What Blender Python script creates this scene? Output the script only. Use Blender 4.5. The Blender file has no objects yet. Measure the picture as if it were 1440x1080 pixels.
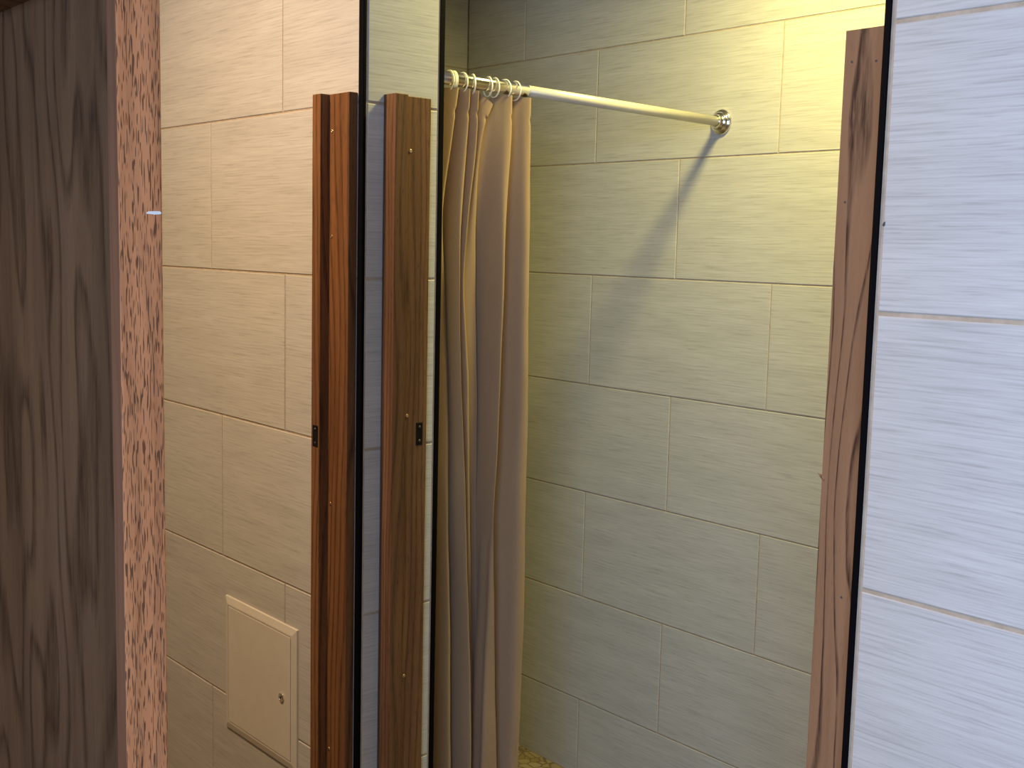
import bpy, bmesh, math, random
from mathutils import Vector, Matrix
random.seed(7)
scene = bpy.context.scene
COL = scene.collection
PI = math.pi
H = 1.534                      # camera height above the floor

# ------------------------------------------------------------------ camera
cam_d = bpy.data.cameras.new('camera'); cam = bpy.data.objects.new('camera', cam_d); COL.objects.link(cam)
cam_d.sensor_fit = 'HORIZONTAL'; cam_d.sensor_width = 36.0; cam_d.lens = 1654.9 / 1440 * 36
cam_d.clip_start = 0.02
rr = Matrix(((0.65393793, -0.10258513, 0.74956086),
             (0.75618914, 0.05810817, -0.65176792),
             (0.02330609, 0.99302554, 0.1155729)))
cam.matrix_world = Matrix.Translation((0, 0, H)) @ rr.to_4x4()
scene.camera = cam

# ------------------------------------------------------------------ world / exposure / lights
scene.view_settings.view_transform = 'Standard'
scene.view_settings.look = 'None'
scene.view_settings.gamma = 1
scene.view_settings.exposure = 0.0
scene.view_settings.use_curve_mapping = False
w = bpy.data.worlds.new('world'); scene.world = w; w.use_nodes = True
w.node_tree.nodes['Background'].inputs[0].default_value = (0.8, 0.85, 1, 1)
w.node_tree.nodes['Background'].inputs[1].default_value = 0.02

def area(name, loc, size, energy, color, target=None, shape='DISK', size_y=None, spread=None):
    l = bpy.data.lights.new(name, 'AREA'); l.shape = shape; l.size = size; l.energy = energy; l.color = color
    if size_y: l.size_y = size_y
    if spread: l.spread = spread
    o = bpy.data.objects.new(name, l); COL.objects.link(o); o.location = loc
    d = (Vector(target) - Vector(loc)) if target else Vector((0, 0, -1))
    o.rotation_euler = d.to_track_quat('-Z', 'Y').to_euler()
    return o
CEIL = H + 0.95
# recessed lamp in the stall (yellow), recessed lamp over the left wall (warm), window daylight (cool)
area('stall_lamp', (-1.48, 1.86, CEIL - 0.004), 0.23, 21.5, (1.0, 0.85, 0.27), spread=2.85)
area('hall_lamp', (-1.95, 0.30, CEIL - 0.004), 0.16, 36.0, (1.0, 0.69, 0.40))
area('window_daylight', (0.55, -0.95, H + 0.15), 1.0, 41.0, (0.50, 0.66, 1.0), (0.1, 1.1, H - 0.1), 'RECTANGLE', 1.1, spread=2.1)

# ------------------------------------------------------------------ node helpers
def new_mat(name):
    m = bpy.data.materials.new(name); m.use_nodes = True
    nt = m.node_tree; b = nt.nodes['Principled BSDF']
    return m, nt, b
def N(nt, t, **kw):
    n = nt.nodes.new(t)
    for k, v in kw.items():
        if k.startswith('i_'):
            n.inputs[k[2:].replace('_', ' ')].default_value = v
        else: setattr(n, k, v)
    return n
def mapping(nt, src, sc):
    m = nt.nodes.new('ShaderNodeMapping'); m.inputs['Scale'].default_value = sc
    nt.links.new(src, m.inputs['Vector']); return m.outputs[0]
def noise(nt, vec, scale, detail=4, rough=.55, dist=0):
    n = nt.nodes.new('ShaderNodeTexNoise'); n.inputs['Scale'].default_value = scale
    n.inputs['Detail'].default_value = detail; n.inputs['Roughness'].default_value = rough
    n.inputs['Distortion'].default_value = dist
    nt.links.new(vec, n.inputs['Vector']); return n.outputs['Fac']
def ramp(nt, fac, stops):
    r = nt.nodes.new('ShaderNodeValToRGB'); nt.links.new(fac, r.inputs[0])
    e = r.color_ramp.elements
    while len(e) < len(stops): e.new(.5)
    for i, (p, c) in enumerate(stops):
        e[i].position = p; e[i].color = (c[0], c[1], c[2], 1) if len(c) == 3 else c
    return r.outputs[0]
def g(v): return (v, v, v)
def mix(nt, fac, a, b, mode='MIX'):
    m = nt.nodes.new('ShaderNodeMix'); m.data_type = 'RGBA'; m.blend_type = mode
    for idx, v in ((0, fac), (6, a), (7, b)):
        if isinstance(v, (int, float)): m.inputs[idx].default_value = v
        elif isinstance(v, tuple): m.inputs[idx].default_value = (v[0], v[1], v[2], 1)
        else: nt.links.new(v, m.inputs[idx])
    return m.outputs[2]
def math_n(nt, op, a, b=None):
    m = nt.nodes.new('ShaderNodeMath'); m.operation = op
    for i, v in enumerate((a, b)):
        if v is None: continue
        if isinstance(v, (int, float)): m.inputs[i].default_value = v
        else: nt.links.new(v, m.inputs[i])
    return m.outputs[0]
def bump(nt, b, h, strength, dist):
    n = nt.nodes.new('ShaderNodeBump'); n.inputs['Strength'].default_value = strength
    n.inputs['Distance'].default_value = dist
    nt.links.new(h, n.inputs['Height']); nt.links.new(n.outputs[0], b.inputs['Normal'])

# ------------------------------------------------------------------ materials
def tile_material():
    m, nt, b = new_mat('linen_tile')
    uv = N(nt, 'ShaderNodeUVMap', uv_map='uv').outputs[0]
    fine = noise(nt, mapping(nt, uv, (9, 330, 1)), 1.0, 5, .62, .25)
    dash = noise(nt, mapping(nt, uv, (11, 260, 1)), 1.0, 2, .5, .2)
    broad = noise(nt, mapping(nt, uv, (3, 26, 1)), 1.0, 3, .5, .3)
    c = ramp(nt, fine, [(.30, (.405, .395, .365)), (.48, (.505, .495, .465)), (.72, (.565, .555, .525))])
    d = ramp(nt, dash, [(.62, g(0)), (.72, g(1))])
    c = mix(nt, math_n(nt, 'MULTIPLY', d, .45), c, (.32, .305, .285))
    br = ramp(nt, broad, [(.3, g(.93)), (.7, g(1.04))])
    c = mix(nt, 1.0, c, br, 'MULTIPLY')
    nt.links.new(c, b.inputs['Base Color'])
    b.inputs['Roughness'].default_value = .42
    b.inputs['Specular IOR Level'].default_value = .22
    bump(nt, b, fine, .25, .0012)
    return m
def grout_material():
    m, nt, b = new_mat('beige_grout')
    oc = N(nt, 'ShaderNodeTexCoord').outputs['Object']
    n = noise(nt, oc, 60, 4)
    nt.links.new(ramp(nt, n, [(.3, (.36, .285, .20)), (.7, (.48, .39, .29))]), b.inputs['Base Color'])
    b.inputs['Roughness'].default_value = .9
    return m
def plain(name, col, rough=.5, metal=0., spec=.5, nscale=80, var=.06):
    m, nt, b = new_mat(name)
    oc = N(nt, 'ShaderNodeTexCoord').outputs['Object']
    n = noise(nt, oc, nscale, 3)
    lo = tuple(c * (1 - var) for c in col); hi = tuple(min(1, c * (1 + var)) for c in col)
    nt.links.new(ramp(nt, n, [(.35, lo), (.65, hi)]), b.inputs['Base Color'])
    b.inputs['Roughness'].default_value = rough; b.inputs['Metallic'].default_value = metal
    b.inputs['Specular IOR Level'].default_value = spec
    return m
def oak(name, light, mid, dark, pore, off=(0, 0, 0), axis='XY', ring=38., ringw=(.62, .86), ramt=.8,
        pamt=.7, pscale=(900, 900, 55), pth=(.60, .70), wander=.045, rough=.5, zf=1.0, spec=.4, bandk=1.0, bk=1.0, pdet=2):
    """stained oak: long grain along z, cathedral bands and short dark pores"""
    m, nt, b = new_mat(name)
    oc = N(nt, 'ShaderNodeTexCoord').outputs['Object']
    add = nt.nodes.new('ShaderNodeVectorMath'); add.operation = 'ADD'; add.inputs[1].default_value = off
    nt.links.new(oc, add.inputs[0]); v = add.outputs[0]
    sep = nt.nodes.new('ShaderNodeSeparateXYZ'); nt.links.new(v, sep.inputs[0])
    across = math_n(nt, 'ADD', sep.outputs[0], sep.outputs[1])
    w1 = noise(nt, mapping(nt, v, (7, 7, 1.1 * zf)), 1.0, 2, .45)
    w2 = noise(nt, mapping(nt, v, (30, 30, 5 * zf)), 1.0, 3, .5)
    ph = math_n(nt, 'ADD', across, math_n(nt, 'MULTIPLY', math_n(nt, 'SUBTRACT', w1, .5), wander * 8))
    ph = math_n(nt, 'ADD', ph, math_n(nt, 'MULTIPLY', w2, wander * .35))
    s = math_n(nt, 'FRACT', math_n(nt, 'MULTIPLY', ph, ring))
    base_n = noise(nt, mapping(nt, v, (60, 60, 3)), 1.0, 5, .6)
    big_n = noise(nt, mapping(nt, v, (14, 14, 1.2)), 1.0, 2, .5)
    c = ramp(nt, base_n, [(.28, tuple(a * bk + b_ * (1 - bk) for a, b_ in zip(mid, light))), (.62, light)])
    c = mix(nt, ramp(nt, big_n, [(.35, g(0)), (.7, g(.55 * bandk))]), c, tuple(x * .55 for x in mid))
    rm = ramp(nt, s, [(0, g(.6)), (.10, g(.05)), (ringw[0], g(0)), (ringw[1], g(1)), (1, g(.6))])
    soft = noise(nt, mapping(nt, v, (260, 260, 22)), 1.0, 3, .6)
    rm = math_n(nt, 'MULTIPLY', rm, math_n(nt, 'MULTIPLY', ramp(nt, soft, [(.32, g(.35)), (.6, g(1))]), ramt))
    c = mix(nt, rm, c, dark)
    pn = noise(nt, mapping(nt, v, pscale), 1.0, pdet, .5)
    pm = math_n(nt, 'MULTIPLY', ramp(nt, pn, [(pth[0], g(0)), (pth[1], g(1))]), pamt)
    c = mix(nt, pm, c, pore)
    nt.links.new(c, b.inputs['Base Color'])
    b.inputs['Roughness'].default_value = rough; b.inputs['Specular IOR Level'].default_value = spec
    bump(nt, b, math_n(nt, 'SUBTRACT', base_n, pm), .25, .001)
    return m
TILE = tile_material(); GROUT = grout_material()
BLACK = plain('black_edge_trim', (.003, .003, .004), .6, spec=.04)
PLASTER = plain('ceiling_paint', (.42, .41, .39), .8)
SPECK = plain('dark_chip', (.05, .05, .05), .8)
PANELWHITE = plain('cream_painted_metal', (.62, .585, .51), .45, nscale=30, var=.02)
GAP = plain('dark_gap', (.03, .025, .02), .8)
CHROME = plain('chrome', (.82, .80, .77), .16, 1.0, var=.02)
SATIN = plain('satin_rod', (.60, .58, .51), .42, .25, nscale=20, var=.02)
STEEL = plain('dark_steel_screw', (.10, .095, .09), .35, .9)
BRASS = plain('brass_screw', (.55, .38, .2), .3, .9)
RINGM = plain('pearl_ring', (.85, .83, .76), .18, 0.0, .8)
STRIKE = plain('black_strike', (.006, .006, .006), .55, spec=.12)
PAINT = plain('dried_white_paint', (.75, .72, .68), .6)
OAK_L = oak('stained_oak_left', (.26, .115, .042), (.15, .062, .024), (.035, .015, .008), (.03, .013, .008), off=(3.1, .7, .2), ring=60, wander=.016, ramt=.8, zf=.8, spec=.25)
OAK_S = oak('stained_oak_strip', (.22, .110, .050), (.135, .065, .030), (.035, .017, .010), (.03, .015, .010), off=(5.1, 1.7, 2.2), ring=75, wander=.018, ramt=.7, zf=.8, spec=.25)
OAK_R = oak('stained_oak_right', (.285, .160, .085), (.215, .115, .060), (.050, .026, .017), (.06, .033, .022), off=(.312, .13, .55), ring=42, wander=.030, ramt=1.2, ringw=(.86, .93), zf=.95, pamt=.25, bandk=.25, bk=.7, spec=.15)
PLY = oak('dark_oak_veneer', (.185, .108, .058), (.125, .070, .037), (.034, .018, .010), (.04, .021, .013), off=(1.31, .4, 4.1), ring=15, wander=.085, ramt=.8, ringw=(.62, .93), zf=1.35, pamt=.3, pscale=(700, 700, 30), rough=.6, bk=.6, bandk=.9, spec=.08)
BAND = oak('raw_oak_edge', (.60, .245, .100), (.45, .175, .068), (.20, .080, .036), (.085, .036, .018), off=(2.7, 3.3, 1.1), ring=70, wander=.010, ramt=.3, pamt=.85, pscale=(1150, 1150, 85), pth=(.585, .655), rough=.65, bandk=.2, bk=.8, pdet=0, spec=.12)
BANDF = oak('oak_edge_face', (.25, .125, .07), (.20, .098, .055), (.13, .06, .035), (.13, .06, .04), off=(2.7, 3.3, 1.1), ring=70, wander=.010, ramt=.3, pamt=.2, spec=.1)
def cloth():
    m, nt, b = new_mat('taupe_curtain_cloth')
    oc = N(nt, 'ShaderNodeTexCoord').outputs['Object']
    n = noise(nt, mapping(nt, oc, (900, 900, 900)), 1.0, 2)
    n2 = noise(nt, mapping(nt, oc, (12, 12, 4)), 1.0, 3)
    c = ramp(nt, n, [(.3, (.31, .212, .132)), (.7, (.385, .272, .172))])
    c = mix(nt, 1.0, c, ramp(nt, n2, [(.3, g(.93)), (.7, g(1.05))]), 'MULTIPLY')
    nt.links.new(c, b.inputs['Base Color'])
    b.inputs['Roughness'].default_value = .8; b.inputs['Specular IOR Level'].default_value = .15
    b.inputs['Sheen Weight'].default_value = .15
    tr = nt.nodes.new('ShaderNodeBsdfTranslucent'); nt.links.new(c, tr.inputs[0])
    ms = nt.nodes.new('ShaderNodeMixShader'); ms.inputs[0].default_value = .10
    nt.links.new(b.outputs[0], ms.inputs[1]); nt.links.new(tr.outputs[0], ms.inputs[2])
    nt.links.new(ms.outputs[0], nt.nodes['Material Output'].inputs[0])
    bump(nt, b, n, .15, .0004)
    return m
CLOTH = cloth()
def mosaic():
    m, nt, b = new_mat('small_stone_mosaic_floor')
    oc = N(nt, 'ShaderNodeTexCoord').outputs['Object']
    vo = nt.nodes.new('ShaderNodeTexVoronoi'); vo.feature = 'DISTANCE_TO_EDGE'; vo.inputs['Scale'].default_value = 28
    vc = nt.nodes.new('ShaderNodeTexVoronoi'); vc.inputs['Scale'].default_value = 28
    nt.links.new(oc, vo.inputs['Vector']); nt.links.new(oc, vc.inputs['Vector'])
    sp = nt.nodes.new('ShaderNodeSeparateColor'); nt.links.new(vc.outputs['Color'], sp.inputs[0])
    c = ramp(nt, sp.outputs[0], [(.0, (.30, .23, .12)), (.5, (.38, .30, .17)), (1, (.45, .38, .25))])
    e = ramp(nt, vo.outputs['Distance'], [(.03, g(1)), (.08, g(0))])
    c = mix(nt, e, c, (.18, .13, .07))
    nt.links.new(c, b.inputs['Base Color']); b.inputs['Roughness'].default_value = .5
    return m
MOSAIC = mosaic()

# ------------------------------------------------------------------ mesh helpers
def link(name, bm, mats, parent=None, smooth=False, recalc=True):
    if recalc: bmesh.ops.recalc_face_normals(bm, faces=bm.faces)
    me = bpy.data.meshes.new(name); bm.to_mesh(me); bm.free()
    for m in (mats if isinstance(mats, (list, tuple)) else [mats]): me.materials.append(m)
    if smooth:
        for p in me.polygons: p.use_smooth = True
    o = bpy.data.objects.new(name, me); COL.objects.link(o)
    if parent:
        o.parent = parent
        o.matrix_parent_inverse = Matrix.Translation(-Vector(parent.location))
    return o
def thing(name, loc, label, cat, group=None):
    o = bpy.data.objects.new(name, None); COL.objects.link(o); o.location = loc; o.empty_display_size = .05
    o['label'] = label; o['category'] = cat
    if group: o['group'] = group
    return o
def struct(o): o['kind'] = 'structure'; return o
def box(bm, a, b, bev=0., seg=2, mat=0):
    r = bmesh.ops.create_cube(bm, size=1.0)
    s = [abs(b[i] - a[i]) for i in range(3)]; c = [(a[i] + b[i]) / 2 for i in range(3)]
    for v in r['verts']: v.co = Vector([v.co[i] * s[i] + c[i] for i in range(3)])
    fs = set(f for v in r['verts'] for f in v.link_faces)
    for f in fs: f.material_index = mat
    if bev:
        es = list(set(e for v in r['verts'] for e in v.link_edges))
        q = bmesh.ops.bevel(bm, geom=es, offset=bev, segments=seg, affect='EDGES', profile=.5)
        for f in q['faces']: f.material_index = mat
def lathe(bm, prof, origin, axis, seg=32):
    """prof: list of (along, radius); axis: unit vector"""
    axis = Vector(axis).normalized(); up = Vector((0, 0, 1)) if abs(axis.z) < .9 else Vector((1, 0, 0))
    a = axis.cross(up).normalized(); b2 = axis.cross(a); rings = []
    for t, r in prof:
        rings.append([bm.verts.new(Vector(origin) + axis * t + (a * math.cos(2 * PI * k / seg) + b2 * math.sin(2 * PI * k / seg)) * max(r, 1e-5)) for k in range(seg)])
    for i in range(len(rings) - 1):
        for k in range(seg):
            bm.faces.new((rings[i][k], rings[i][(k + 1) % seg], rings[i + 1][(k + 1) % seg], rings[i + 1][k]))
    bm.faces.new(rings[0]); bm.faces.new(list(reversed(rings[-1])))

def tiled_face(bm, uvl, O, U, V, Nn, u0, u1, v0, v1, rows, joints, length=.6135, gw=.0036, edge=0.):
    """rows: v of the grout line centres ascending start / pitch; joints(row)-> phase; a grout bed 1.6 mm behind the tile faces"""
    O, U, V, Nn = Vector(O), Vector(U), Vector(V), Vector(Nn)
    def P(u, v, d): return O + U * u + V * v + Nn * d
    q = [bm.verts.new(P(a, b, -.0016)) for a, b in ((u0, v0), (u1, v0), (u1, v1), (u0, v1))]
    f = bm.faces.new(q); f.material_index = 1
    start, pitch = rows
    i = math.floor((v0 - start) / pitch)
    while start + i * pitch < v1:
        a = max(v0, start + i * pitch + gw / 2); b = min(v1, start + (i + 1) * pitch - gw / 2)
        if b - a > .004:
            ph = joints(i); k = math.floor((u0 - ph) / length)
            while ph + k * length < u1:
                c = max(u0 + edge, ph + k * length + gw / 2); d = min(u1 - edge, ph + (k + 1) * length - gw / 2)
                if d - c > .004:
                    ru, rv = random.random() * 40, random.random() * 40
                    j = random.uniform(-.0003, .0003); be = .0011
                    out = [(c, a), (d, a), (d, b), (c, b)]
                    inn = [(c + be, a + be), (d - be, a + be), (d - be, b - be), (c + be, b - be)]
                    vb = [bm.verts.new(P(x, y, -.004)) for x, y in out]
                    vo = [bm.verts.new(P(x, y, -be * .8 + j)) for x, y in out]
                    vi = [bm.verts.new(P(x, y, j)) for x, y in inn]
                    fs = [(bm.faces.new(vi), inn)]
                    for t in range(4):
                        n = (t + 1) % 4
                        fs.append((bm.faces.new((vo[t], vo[n], vi[n], vi[t])), [out[t], out[n], inn[n], inn[t]]))
                        fs.append((bm.faces.new((vb[t], vb[n], vo[n], vo[t])), [out[t], out[n], out[n], out[t]]))
                    for fc, cs in fs:
                        fc.material_index = 0
                        for lp, cc in zip(fc.loops, cs): lp[uvl].uv = (cc[0] + ru, cc[1] + rv)
                k += 1
        i += 1

ZA = H + .2457; ZW = H + .5430; PITCH = .308
FL = 0.0
def wall_bm():
    bm = bmesh.new(); return bm, bm.loops.layers.uv.new('uv')
YA, YB, XS = 1.167, 1.346, -1.7553

# far wall of the stall (faces the camera)
bm, uv = wall_bm()
tiled_face(bm, uv, (0, 2.331, 0), (1, 0, 0), (0, 0, 1), (0, -1, 0), -2.923, .0, FL, CEIL, (ZW - 6 * PITCH, PITCH),
           lambda i: -2.0445 if i % 2 == 0 else -1.738)
box(bm, (-2.94, 2.336, FL), (.02, 2.42, CEIL), mat=1)
struct(link('wall_far', bm, [TILE, GROUT], recalc=False))
# rear wall of the shower, behind the curtain
bm, uv = wall_bm()
tiled_face(bm, uv, (-2.923, 0, 0), (0, 1, 0), (0, 0, 1), (1, 0, 0), YB, 2.327, FL, CEIL, (ZW - 6 * PITCH, PITCH),
           lambda i: 1.75 if i % 2 else 2.05)
box(bm, (-3.02, YB, FL), (-2.928, 2.42, CEIL), mat=1)
struct(link('wall_shower_rear', bm, [TILE, GROUT], recalc=False))
# partition wall on the left: hall face, end strip, stall face
bm, uv = wall_bm()
A_rows = {0: -2.336, 1: -2.02, 2: -2.285, 3: -2.0205, 4: -2.329, 5: -2.0305}   # joints measured per row (row 5 sits above the top line)
tiled_face(bm, uv, (0, YA, 0), (1, 0, 0), (0, 0, 1), (0, -1, 0), -3.4, -1.7675, FL, CEIL, (ZA - 5 * PITCH, PITCH),
           lambda i: A_rows.get(i, -2.336 if i % 2 == 0 else -2.02), edge=.0012)
tiled_face(bm, uv, (XS, 0, 0), (0, 1, 0), (0, 0, 1), (1, 0, 0), YA + .007, 1.334, FL, CEIL, (ZA - 5 * PITCH, PITCH),
           lambda i: 1.0, edge=.004, gw=.0042)
tiled_face(bm, uv, (0, YB, 0), (-1, 0, 0), (0, 0, 1), (0, 1, 0), -XS + .008, 2.923, FL, CEIL, (ZW - 6 * PITCH, PITCH),
           lambda i: 2.0 + .3 * (i % 2), edge=.001)
box(bm, (-3.4, YA + .005, FL), (XS - .005, YB - .005, CEIL), mat=1)
struct(link('wall_left', bm, [TILE, GROUT], recalc=False))
# wall to the right of the opening
XR, YR = -.7195, 1.137
bm, uv = wall_bm()
tiled_face(bm, uv, (0, YR, 0), (1, 0, 0), (0, 0, 1), (0, -1, 0), XR + .009, 1.6, FL, CEIL, (ZA - 5 * PITCH, PITCH),
           lambda i: .12 if i % 2 else .42, edge=.0052, gw=.0052)
tiled_face(bm, uv, (XR, 0, 0), (0, -1, 0), (0, 0, 1), (-1, 0, 0), -1.30, -(YR + .009), FL, CEIL, (ZA - 5 * PITCH, PITCH), lambda i: -2.0)
box(bm, (XR + .005, YR + .005, FL), (1.6, 1.31, CEIL), mat=1)
# small dark chip on the tile
q = [bm.verts.new((-.704 + .0016 * math.cos(t) * (1.4 if k % 2 else .8), YR - .0006, H + .034 + .0026 * math.sin(t) + .0012 * math.cos(t))) for k, t in enumerate([0, 1.0, 2.1, 3.2, 4.2, 5.3])]
f = bm.faces.new(q); f.material_index = 2
struct(link('wall_right', bm, [TILE, GROUT, SPECK], recalc=False))

# black metal edge trims: quarter-round at each outside corner
def corner_trim(name, cx, cy, sx, sy, r):
    """outside corner at (cx,cy); sx,sy point INTO the wall"""
    bm = bmesh.new(); pts = []
    n = 6
    rad = .0035
    for k in range(n + 1):
        a = PI / 2 * k / n
        pts.append((cx + sx * (rad - rad * math.sin(a)), cy + sy * (rad - rad * math.cos(a))))
    # extend along both faces
    pts = [(cx + sx * r[0], cy)] + list(pts) + [(cx, cy + sy * r[1])] + [(cx + sx * .006, cy + sy * r[1]), (cx + sx * .006, cy + sy * .006), (cx + sx * r[0], cy + sy * .006)]
    vs = [[bm.verts.new((x, y, z)) for x, y in pts] for z in (FL, CEIL)]
    m = len(pts)
    for k in range(m): bm.faces.new((vs[0][k], vs[0][(k + 1) % m], vs[1][(k + 1) % m], vs[1][k]))
    bm.faces.new(vs[0]); bm.faces.new(vs[1])
    return struct(link(name, bm, BLACK))
corner_trim('trim_1', XS, YA - .0006, -1, 1, (.0125, .0075))
corner_trim('trim_2', XS + .0006, YB, -1, -1, (.010, .0115))
corner_trim('trim_3', XR, YR - .0006, 1, 1, (.0085, .009))

# floor, ceiling, the rest of the hall
bm = bmesh.new(); box(bm, (-3.5, -2.3, -.08), (1.7, 2.42, 0)); struct(link('floor', bm, MOSAIC))
bm = bmesh.new(); box(bm, (-3.5, -2.3, CEIL), (1.7, 2.42, CEIL + .08)); struct(link('ceiling', bm, PLASTER))
bm = bmesh.new(); box(bm, (-3.5, -2.3, 0), (1.7, -2.2, CEIL)); struct(link('wall_near', bm, PLASTER))
bm = bmesh.new(); box(bm, (-3.5, -2.2, 0), (-3.4, YA, CEIL)); struct(link('wall_hall_left', bm, PLASTER))
bm = bmesh.new(); box(bm, (1.6, -2.2, 0), (1.7, 1.31, CEIL)); struct(link('wall_hall_right', bm, PLASTER))
bm, uv = wall_bm()
tiled_face(bm, uv, (-.0, 0, 0), (0, 1, 0), (0, 0, 1), (-1, 0, 0), 1.31, 2.331, FL, CEIL, (ZW - 6 * PITCH, PITCH), lambda i: 1.7)
box(bm, (.003, 1.31, 0), (.1, 2.42, CEIL), mat=1); struct(link('wall_stall_right', bm, [TILE, GROUT], recalc=False))

# ------------------------------------------------------------------ oak jamb strips
ZT = H + .262; ZB = .05
def profile_prism(name, pts, z0, z1, mat, parent, bev=.0012):
    bm = bmesh.new()
    vs = [[bm.verts.new((x, y, z)) for x, y in pts] for z in (z0, z1)]
    m = len(pts)
    for k in range(m): bm.faces.new((vs[0][k], vs[0][(k + 1) % m], vs[1][(k + 1) % m], vs[1][k]))
    bm.faces.new(vs[0]); bm.faces.new(vs[1])
    bmesh.ops.recalc_face_normals(bm, faces=bm.faces)
    bmesh.ops.bevel(bm, geom=list(bm.edges), offset=bev, segments=2, affect='EDGES', profile=.5)
    return link(name, bm, mat, parent)
def screw(p, axis, r=.0032, mat=None, parent=None, name='screw'):
    bm = bmesh.new()
    lathe(bm, [(-.003, r), (.0004, r), (.0012, r * .8), (.0016, r * .45), (.0012, r * .3), (.0005, .0004)], p, axis, 16)
    return link(name, bm, mat or BRASS, parent, smooth=True)
def strike(a, b, axis, parent):
    """black strike plate with a dark recess, flush with the oak, between corners a and b"""
    bm = bmesh.new(); box(bm, a, b, .0006, 1)
    o = link('strike_plate', bm, STRIKE, parent)
    ax = Vector(axis); c = (Vector(a) + Vector(b)) / 2
    for dz in (-.013, .013):
        bm = bmesh.new(); lathe(bm, [(0, .0026), (.0030, .0026), (.0036, .0012), (.0036, .0003)], c + Vector((0, 0, dz)), ax, 12)
        s = link('screw', bm, STEEL, o, smooth=True)
        s.matrix_parent_inverse = Matrix.Identity(4)
    return o

t = thing('oak_rail', (-1.815, YA, ZB), 'stained oak rabbeted strip on the tiled wall face beside the cream access panel', 'wooden rail', None)
profile_prism('board', [(-1.861, YA), (-1.861, 1.130), (-1.834, 1.130), (-1.834, 1.149), (-1.7705, 1.149), (-1.7705, YA)], ZB, ZT, OAK_L, t)
for z in (.197, .011, -.478, -.95): screw((-1.8245, 1.149, H + z), (0, -1, 0), .0034, parent=t)
strike((-1.8555, 1.1292, H - .373), (-1.8375, 1.134, H - .333), (0, -1, 0), t)

t = thing('oak_rail', (XS, 1.256, ZB), 'stained oak rabbeted strip on the narrow tiled wall end between two black trims', 'wooden rail', None)
profile_prism('board', [(XS, 1.211), (-1.718, 1.211), (-1.718, 1.238), (-1.737, 1.238), (-1.737, 1.302), (XS, 1.302)], ZB, ZT, OAK_S, t)
for z in (.166, -.312, -.806): screw((-1.737, 1.254 + .004 * random.random(), H + z), (1, 0, 0), .0034, parent=t)
strike((-1.7405, 1.278, H - .369), (-1.7362, 1.293, H - .326), (1, 0, 0), t)

t = thing('oak_rail', (-.757, 1.24, ZB), 'brown oak strip with dark curved grain projecting from behind the bluish tiled wall', 'wooden rail', None)
profile_prism('board', [(-.794, 1.180), (XR, 1.180), (XR, 1.290), (-.738, 1.290), (-.738, 1.205), (-.794, 1.205)], ZB, H + .2525, OAK_R, t, .0008)
for x, z in ((-.784, .217), (-.753, .215), (-.783, .060), (-.758, -.40)):
    bm = bmesh.new(); lathe(bm, [(-.002, .0014), (.0003, .0014)], (x, 1.180, H + z), (0, -1, 0), 10)
    link('nail_head', bm, SPECK, t)
bm = bmesh.new(); lathe(bm, [(-.004, .003), (.003, .0016), (.007, .0002)], (-.794, 1.181, H - .262), (-.7, -.2, .55), 6)
link('splinter', bm, OAK_R, t)

# ------------------------------------------------------------------ access panel
x0, x1, z0, z1 = -2.2655, -1.9655, H - 1.056, H - .7605
t = thing('access_panel', ((x0 + x1) / 2, YA, z0), 'square cream metal access panel with small keyed lock set low in the tiled wall', 'access panel')
bm = bmesh.new()
fr = .018; d = .0075
def ringv(x0, x1, z0, z1, y): return [bm.verts.new(p) for p in ((x0, y, z0), (x1, y, z0), (x1, y, z1), (x0, y, z1))]
r0 = ringv(x0, x1, z0, z1, YA); r1 = ringv(x0 + .001, x1 - .001, z0 + .001, z1 - .001, YA - .004)
r2 = ringv(x0 + fr - .003, x1 - fr + .003, z0 + fr - .003, z1 - fr + .003, YA - d); r3 = ringv(x0 + fr, x1 - fr, z0 + fr, z1 - fr, YA - d); r4 = ringv(x0 + fr, x1 - fr, z0 + fr, z1 - fr, YA - .0015)
for a, b in ((r0, r1), (r1, r2), (r2, r3), (r3, r4)):
    for k in range(4): bm.faces.new((a[k], a[(k + 1) % 4], b[(k + 1) % 4], b[k]))
bm.faces.new(r4).material_index = 1
bm.faces.new(list(reversed(r0)))
link('frame', bm, [PANELWHITE, GAP], t)
bm = bmesh.new(); gp = .0017
box(bm, (x0 + fr + gp, YA - d - .0004, z0 + fr + gp), (x1 - fr - gp, YA - .003, z1 - fr - gp), .0006, 1)
dr = link('door', bm, PANELWHITE, t)
bm = bmesh.new(); c = (-2.018, YA - d - .0004, H - .912)
lathe(bm, [(-.001, .0092), (.0022, .0092), (.0034, .0080), (.0034, .0062), (.0022, .0056), (.0022, .0002)], c, (0, -1, 0), 24)
lk = link('lock', bm, CHROME, dr); lk.matrix_parent_inverse = Matrix.Identity(4)
bm = bmesh.new()
box(bm, (-.0012, -.0012, -.005), (.0012, .0008, .005), .0004, 1)
for v in bm.verts: v.co = Matrix.Rotation(.7, 3, 'Y') @ v.co + Vector((c[0], c[1] - .0022, c[2]))
ks = link('keyhole', bm, GAP, dr); ks.matrix_parent_inverse = Matrix.Identity(4)

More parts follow.
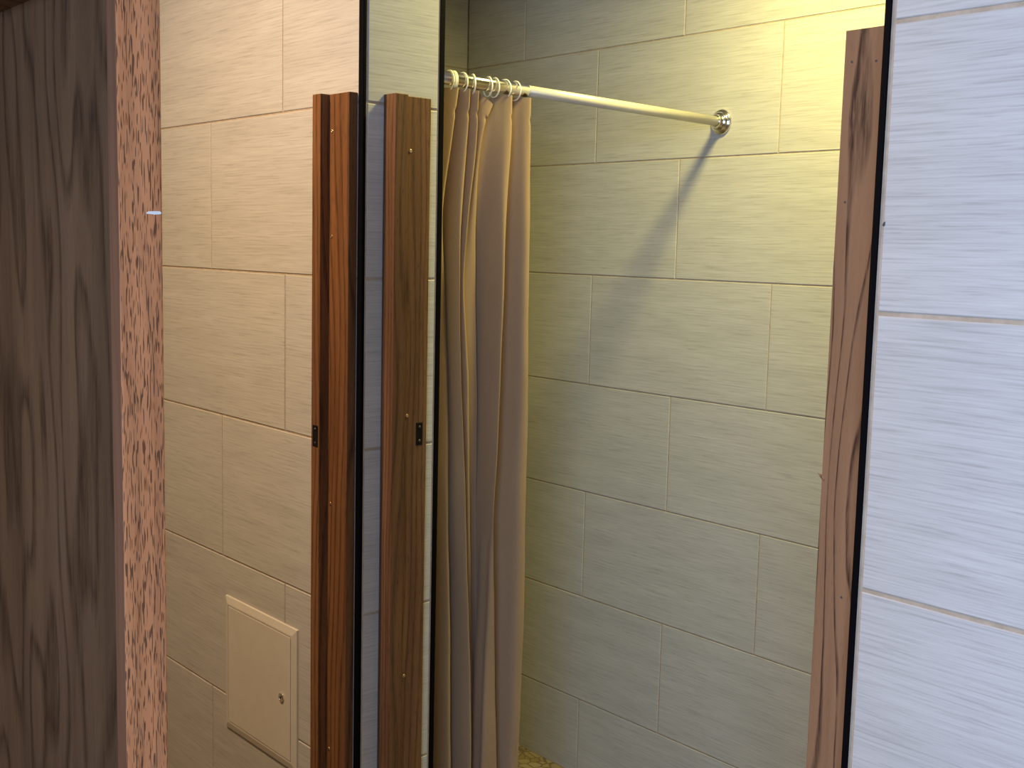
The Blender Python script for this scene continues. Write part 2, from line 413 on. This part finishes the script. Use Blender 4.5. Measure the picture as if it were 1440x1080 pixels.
# ------------------------------------------------------------------ near oak panel at the left edge of the view
XE, YF, TH = -.9456, .392, .038
t = thing('oak_divider', (-1.5, YF + TH / 2, 0), 'tall dark oak veneered panel with a pale solid oak edge, under a thick top rail', 'wooden divider')
bm = bmesh.new(); box(bm, (-2.3, YF + .0015, 0), (XE - .021, YF + TH - .0015, H + .217), .0004, 1); link('veneer_panel', bm, PLY, t)
bm = bmesh.new(); box(bm, (XE - .021, YF, 0), (XE, YF + TH, H + .217), .0022, 3)
bm.faces.ensure_lookup_table()
bmesh.ops.recalc_face_normals(bm, faces=bm.faces)
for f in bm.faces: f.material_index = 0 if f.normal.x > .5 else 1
o = link('edge_band', bm, [BAND, BANDF], t); o['label'] = 'pale solid oak edge with dark pores'
bm = bmesh.new(); box(bm, (-2.3, YF - .022, H + .217), (XE + .012, YF + TH + .012, H + .262), .002, 2); link('top_rail', bm, PLY, t)
bm = bmesh.new()
vs = []
n = 12
for k in range(n):
    a = 2 * PI * k / n; rx = .0068 * (1 + .12 * random.uniform(-1, 1)); rz = .0013 * (1 + .3 * random.uniform(-1, 1))
    vs.append((rx * math.copysign(abs(math.cos(a)) ** .5, math.cos(a)), rz * math.copysign(abs(math.sin(a)) ** .6, math.sin(a))))
top = [bm.verts.new((XE + .0005, YF + TH - .0075 + u * .95, H + .0213 + v)) for u, v in vs]
bot = [bm.verts.new((XE - .0010, YF + TH - .0075 + u, H + .0213 + v * 1.1)) for u, v in vs]
for k in range(n): bm.faces.new((top[k], top[(k + 1) % n], bot[(k + 1) % n], bot[k]))
bm.faces.new(top); bm.faces.new(list(reversed(bot)))
link('paint_smear', bm, PAINT, t)

# ------------------------------------------------------------------ curtain rod
XC = -1.912
def rod_z(y): return H + .3345 + (y - 1.346) / (2.331 - 1.346) * (.3195 - .3345)
P0 = Vector((XC, YB, rod_z(YB))); P1 = Vector((XC, 2.331, rod_z(2.331))); AX = (P1 - P0).normalized(); LEN = (P1 - P0).length
t = thing('curtain_rod', P1, 'straight metal shower curtain rod running from partition to tiled far wall', 'curtain rod')
bm = bmesh.new(); lathe(bm, [(.004, .0138), (.336, .0138), (.338, .0131), (.338, .0110)], P0, AX, 40); o = link('outer_tube', bm, CHROME, t, smooth=False)
for p in o.data.polygons: p.use_smooth = True
bm = bmesh.new(); lathe(bm, [(.30, .0118), (LEN - .012, .0118)], P0, AX, 40); o = link('inner_tube', bm, SATIN, t, smooth=True)
fl = [(.0, .031), (.003, .0315), (.006, .0300), (.008, .0265), (.0095, .0235), (.013, .0225), (.0145, .0205), (.016, .0160), (.024, .0148), (.026, .0135), (.026, .0105)]
for P, a in ((P1, -AX), (P0, AX)):
    bm = bmesh.new(); lathe(bm, fl, P, a, 40)
    link('flange', bm, CHROME, t, smooth=True)

# ------------------------------------------------------------------ curtain
F_PX = 1654.9
def px_to_plane(px, py, X):
    d = rr @ Vector(((px - 720) / F_PX, -(py - 540) / F_PX, -1)); return d * (X / d.x)
LV = [125, 200, 300, 400, 540, 750, 900, 1060]
CR = [  # crest positions of the folds in the drape, at the levels above
    [612, 610, 604, 604, 606, 606, 606, 606],
    [643, 634, 622, 626, 630, 631, 633, 634],
    [659, 655, 649, 643, 645, 654, 659, 662],
    [672, 668, 658, 652, 659, 661, 664, 667],
    [693, 676, 669, 667, 668, 667, 668, 670],
    [719, 717, 712, 708, 702, 689, 683, 677],
    [745, 745, 745, 744, 743, 739, 736, 729]]
AMP = [  # depth of each fold toward the hall (m)
    [.03, .03, .03, .03, .03, .03, .03, .03],
    [.040, .040, .030, .024, .032, .036, .036, .036],
    [.040, .042, .046, .052, .056, .058, .058, .058],
    [.038, .040, .042, .034, .034, .020, .010, .006],
    [.032, .024, .012, .003, .000, .000, .000, .000],
    [.038, .044, .050, .054, .056, .058, .058, .060],
    [.036, .038, .042, .046, .048, .050, .052, .052]]
XB = XC - .021
def interp(tab, z, zs):
    """smooth curve through the tabulated values (Catmull-Rom in z)"""
    if z >= zs[0]: return tab[0]
    if z <= zs[-1]: return tab[-1] + (tab[-1] - tab[-2]) * .3 * (zs[-1] - z) / .3
    for i in range(len(zs) - 1):
        if z >= zs[i + 1]:
            h = zs[i] - zs[i + 1]; t = (zs[i] - z) / h
            m0 = (tab[i + 1] - tab[i - 1]) / (zs[i - 1] - zs[i + 1]) * h if i else (tab[1] - tab[0])
            m1 = (tab[i + 2] - tab[i]) / (zs[i] - zs[i + 2]) * h if i + 2 < len(zs) else (tab[i + 1] - tab[i])
            return (2*t**3 - 3*t*t + 1) * tab[i] + (t**3 - 2*t*t + t) * m0 + (-2*t**3 + 3*t*t) * tab[i + 1] + (t**3 - t*t) * m1
tabY, tabZ = [], []
for k in range(7):
    ys = []; zs = []
    for px, py, am in zip(CR[k], LV, AMP[k]):
        p = px_to_plane(px, py, XB + am * .82); ys.append(p.y); zs.append(p.z + H)
    tabY.append(ys); tabZ.append(zs)
ZTOP = H + .3135; ZBOT = .09
def path(z):
    """control polygon (x, y) across the curtain at height z, left to right"""
    pts = []
    cy = [interp(tabY[k], z, tabZ[k]) for k in range(7)]; am = [interp(AMP[k], z, tabZ[k]) for k in range(7)]
    cy[0] = max(cy[0], YB + .012)
    pts.append((XB, YB + .004))
    fa = min(1, max(0, (ZTOP - z) / .30))          # near the hem the pleats are flat, lower down they are round
    zz_ = z - H; flt = max(0, min(1, (.10 - zz_) / .2)) * max(0, min(1, (zz_ + .75) / .3)); flt = flt * flt * (3 - 2 * flt)
    for k in range(7):
        prev = cy[k - 1] if k else YB
        fl = flt * (.85 if k in (1, 2) else 0)
        mx = lambda base, flat: XB + A * (base * (1 - fl) + flat * fl)
        gap = max(.006, cy[k] - prev); A = am[k]
        Y = lambda q: prev + gap * q
        if k: pts.append((mx(.02 - .28 * fa, .45), Y(.22)))
        pts.append((mx(.28 * (1 - fa) - .18 * fa, .85), Y(.42)))
        pts.append((mx(.52 * (1 - fa) + .40 * fa, 1.0), Y(.60)))
        pts.append((mx(.80 * (1 - fa) + .93 * fa, 1.05), Y(.76)))
        fr = fa * min(1, gap / .03)
        pts.append((XB + A * (1.0 - .07 * fr), Y(.90)))
        pts.append((XB + A * (.93 - .14 * fr), cy[k] - .0008))
        pts.append((XB + A * (.70 - .12 * fr), cy[k] + .0014))
        if k < 6: pts.append((XB + A * .25, cy[k] + min(.004, gap * .12)))
    pts.append((XB + am[6] * .35, cy[6] + .0008)); pts.append((XB + am[6] * .3, cy[6] - .003))
    return pts
def spline(pts, sub=5):
    out = []
    n = len(pts)
    for i in range(n - 1):
        p0 = pts[max(0, i - 1)]; p1 = pts[i]; p2 = pts[i + 1]; p3 = pts[min(n - 1, i + 2)]
        for s in range(sub):
            u = s / sub
            out.append(tuple(.5 * (2 * b + (c - a) * u + (2 * a - 5 * b + 4 * c - d) * u * u + (3 * b - a - 3 * c + d) * u ** 3) for a, b, c, d in zip(p0, p1, p2, p3)))
    out.append(pts[-1]); return out
NZ = 170
t = thing('shower_curtain', (XC, 1.52, ZBOT), 'taupe cloth shower curtain gathered in long folds beside the partition', 'shower curtain')
bm = bmesh.new(); rows = []
sag_c = interp(tabY[4], ZTOP, tabZ[4])
for r in range(NZ + 1):
    f = r / NZ; z = ZTOP + (ZBOT - ZTOP) * f ** 1.25
    ring = spline(path(z)); row = []; crest_y = [interp(tabY[k], z, tabZ[k]) for k in range(1, 7)]
    for i, (x, y) in enumerate(ring):
        zz = z
        drop = max(0, 1 - abs(y - sag_c + .001) / .020) * .024 * max(0, 1 - (ZTOP - z) / .25)      # the fold that hangs between rings
        wob = .0005 * math.sin(z * 17 + y * 60) + .0002 * math.sin(z * 41 - y * 90)
        hem = -.0045 * math.exp(-((ZTOP - .046 - z) / .005) ** 2) * max(math.exp(-((y - c + .001) / .004) ** 2) for c in crest_y)
        row.append(bm.verts.new((x + wob + hem, y + wob * .6, zz - drop)))
    rows.append(row)
HEM = next(i for i in range(NZ) if ZTOP + (ZBOT - ZTOP) * (i / NZ) ** 1.25 < ZTOP - .044)
pos = [[v.co.copy() for v in row] for row in rows]; bm.free()
def sheet(name, rws, th, mat=None):
    bm = bmesh.new(); g2 = [[bm.verts.new(c) for c in row] for row in rws]
    for a, b in zip(g2, g2[1:]):
        for k in range(len(a) - 1): bm.faces.new((a[k], a[k + 1], b[k + 1], b[k]))
    o = link(name, bm, CLOTH, t, smooth=True, recalc=False)
    md = o.modifiers.new('thickness', 'SOLIDIFY'); md.thickness = th; md.offset = 0; md.use_rim = False
    return o
sheet('drape', pos[HEM - 1:], .0010)
sheet('top_hem', pos[:HEM], .0010)

# rings: each a thing of its own
ring_proto = None
spots = [1.395, 1.420, 1.4445, 1.4555, 1.478, 1.502, 1.565, 1.597, 1.619, 1.645, 1.669]
spots = [px_to_plane(px, 118 + (px - 628) * .165, XC).y for px in (631, 635, 638, 650, 664, 686, 695, 709, 724)]
names = ['first', 'second', 'third', 'fourth', 'fifth', 'sixth', 'seventh', 'eighth', 'ninth']
labels = ['pearly curtain ring nearest the black trim, first of all on the rod',
          'pearly curtain ring second from the black trim, crowded against its neighbours',
          'pearly curtain ring third from the black trim, before the second cloth pleat',
          'pearly curtain ring standing above the second cloth pleat from the trim',
          'pearly curtain ring above the third cloth pleat, last before the gap',
          'pearly curtain ring hanging over the drooping corner of cloth',
          'pearly curtain ring between the drooping cloth corner and the wide pleat',
          'pearly curtain ring on the wide pleat, next to the last one',
          'pearly curtain ring last on the curtain, closest to the bare rod']
for i, y in enumerate(spots):
    zc = rod_z(y) - .0042
    if ring_proto is None:
        bm = bmesh.new(); R, r, seg, sg = .0198, .0013, 40, 10
        vs = []
        for a in range(seg):
            A = 2 * PI * a / seg; wz = 1.0
            vs.append([bm.verts.new(((R + r * math.cos(2 * PI * b / sg)) * math.cos(A), r * 1.3 * math.sin(2 * PI * b / sg), (R + r * math.cos(2 * PI * b / sg)) * math.sin(A) * wz)) for b in range(sg)])
        for a in range(seg):
            for b in range(sg):
                bm.faces.new((vs[a][b], vs[(a + 1) % seg][b], vs[(a + 1) % seg][(b + 1) % sg], vs[a][(b + 1) % sg]))
        o = link('curtain_ring', bm, RINGM, None, smooth=True); ring_proto = o
    else:
        o = ring_proto.copy(); COL.objects.link(o)
    o.location = (XC, y, zc); o.rotation_euler = (0, 0, random.uniform(-.35, .1))
    o['label'] = labels[i]; o['category'] = 'curtain ring'; o['group'] = 'curtain rings on the rod'
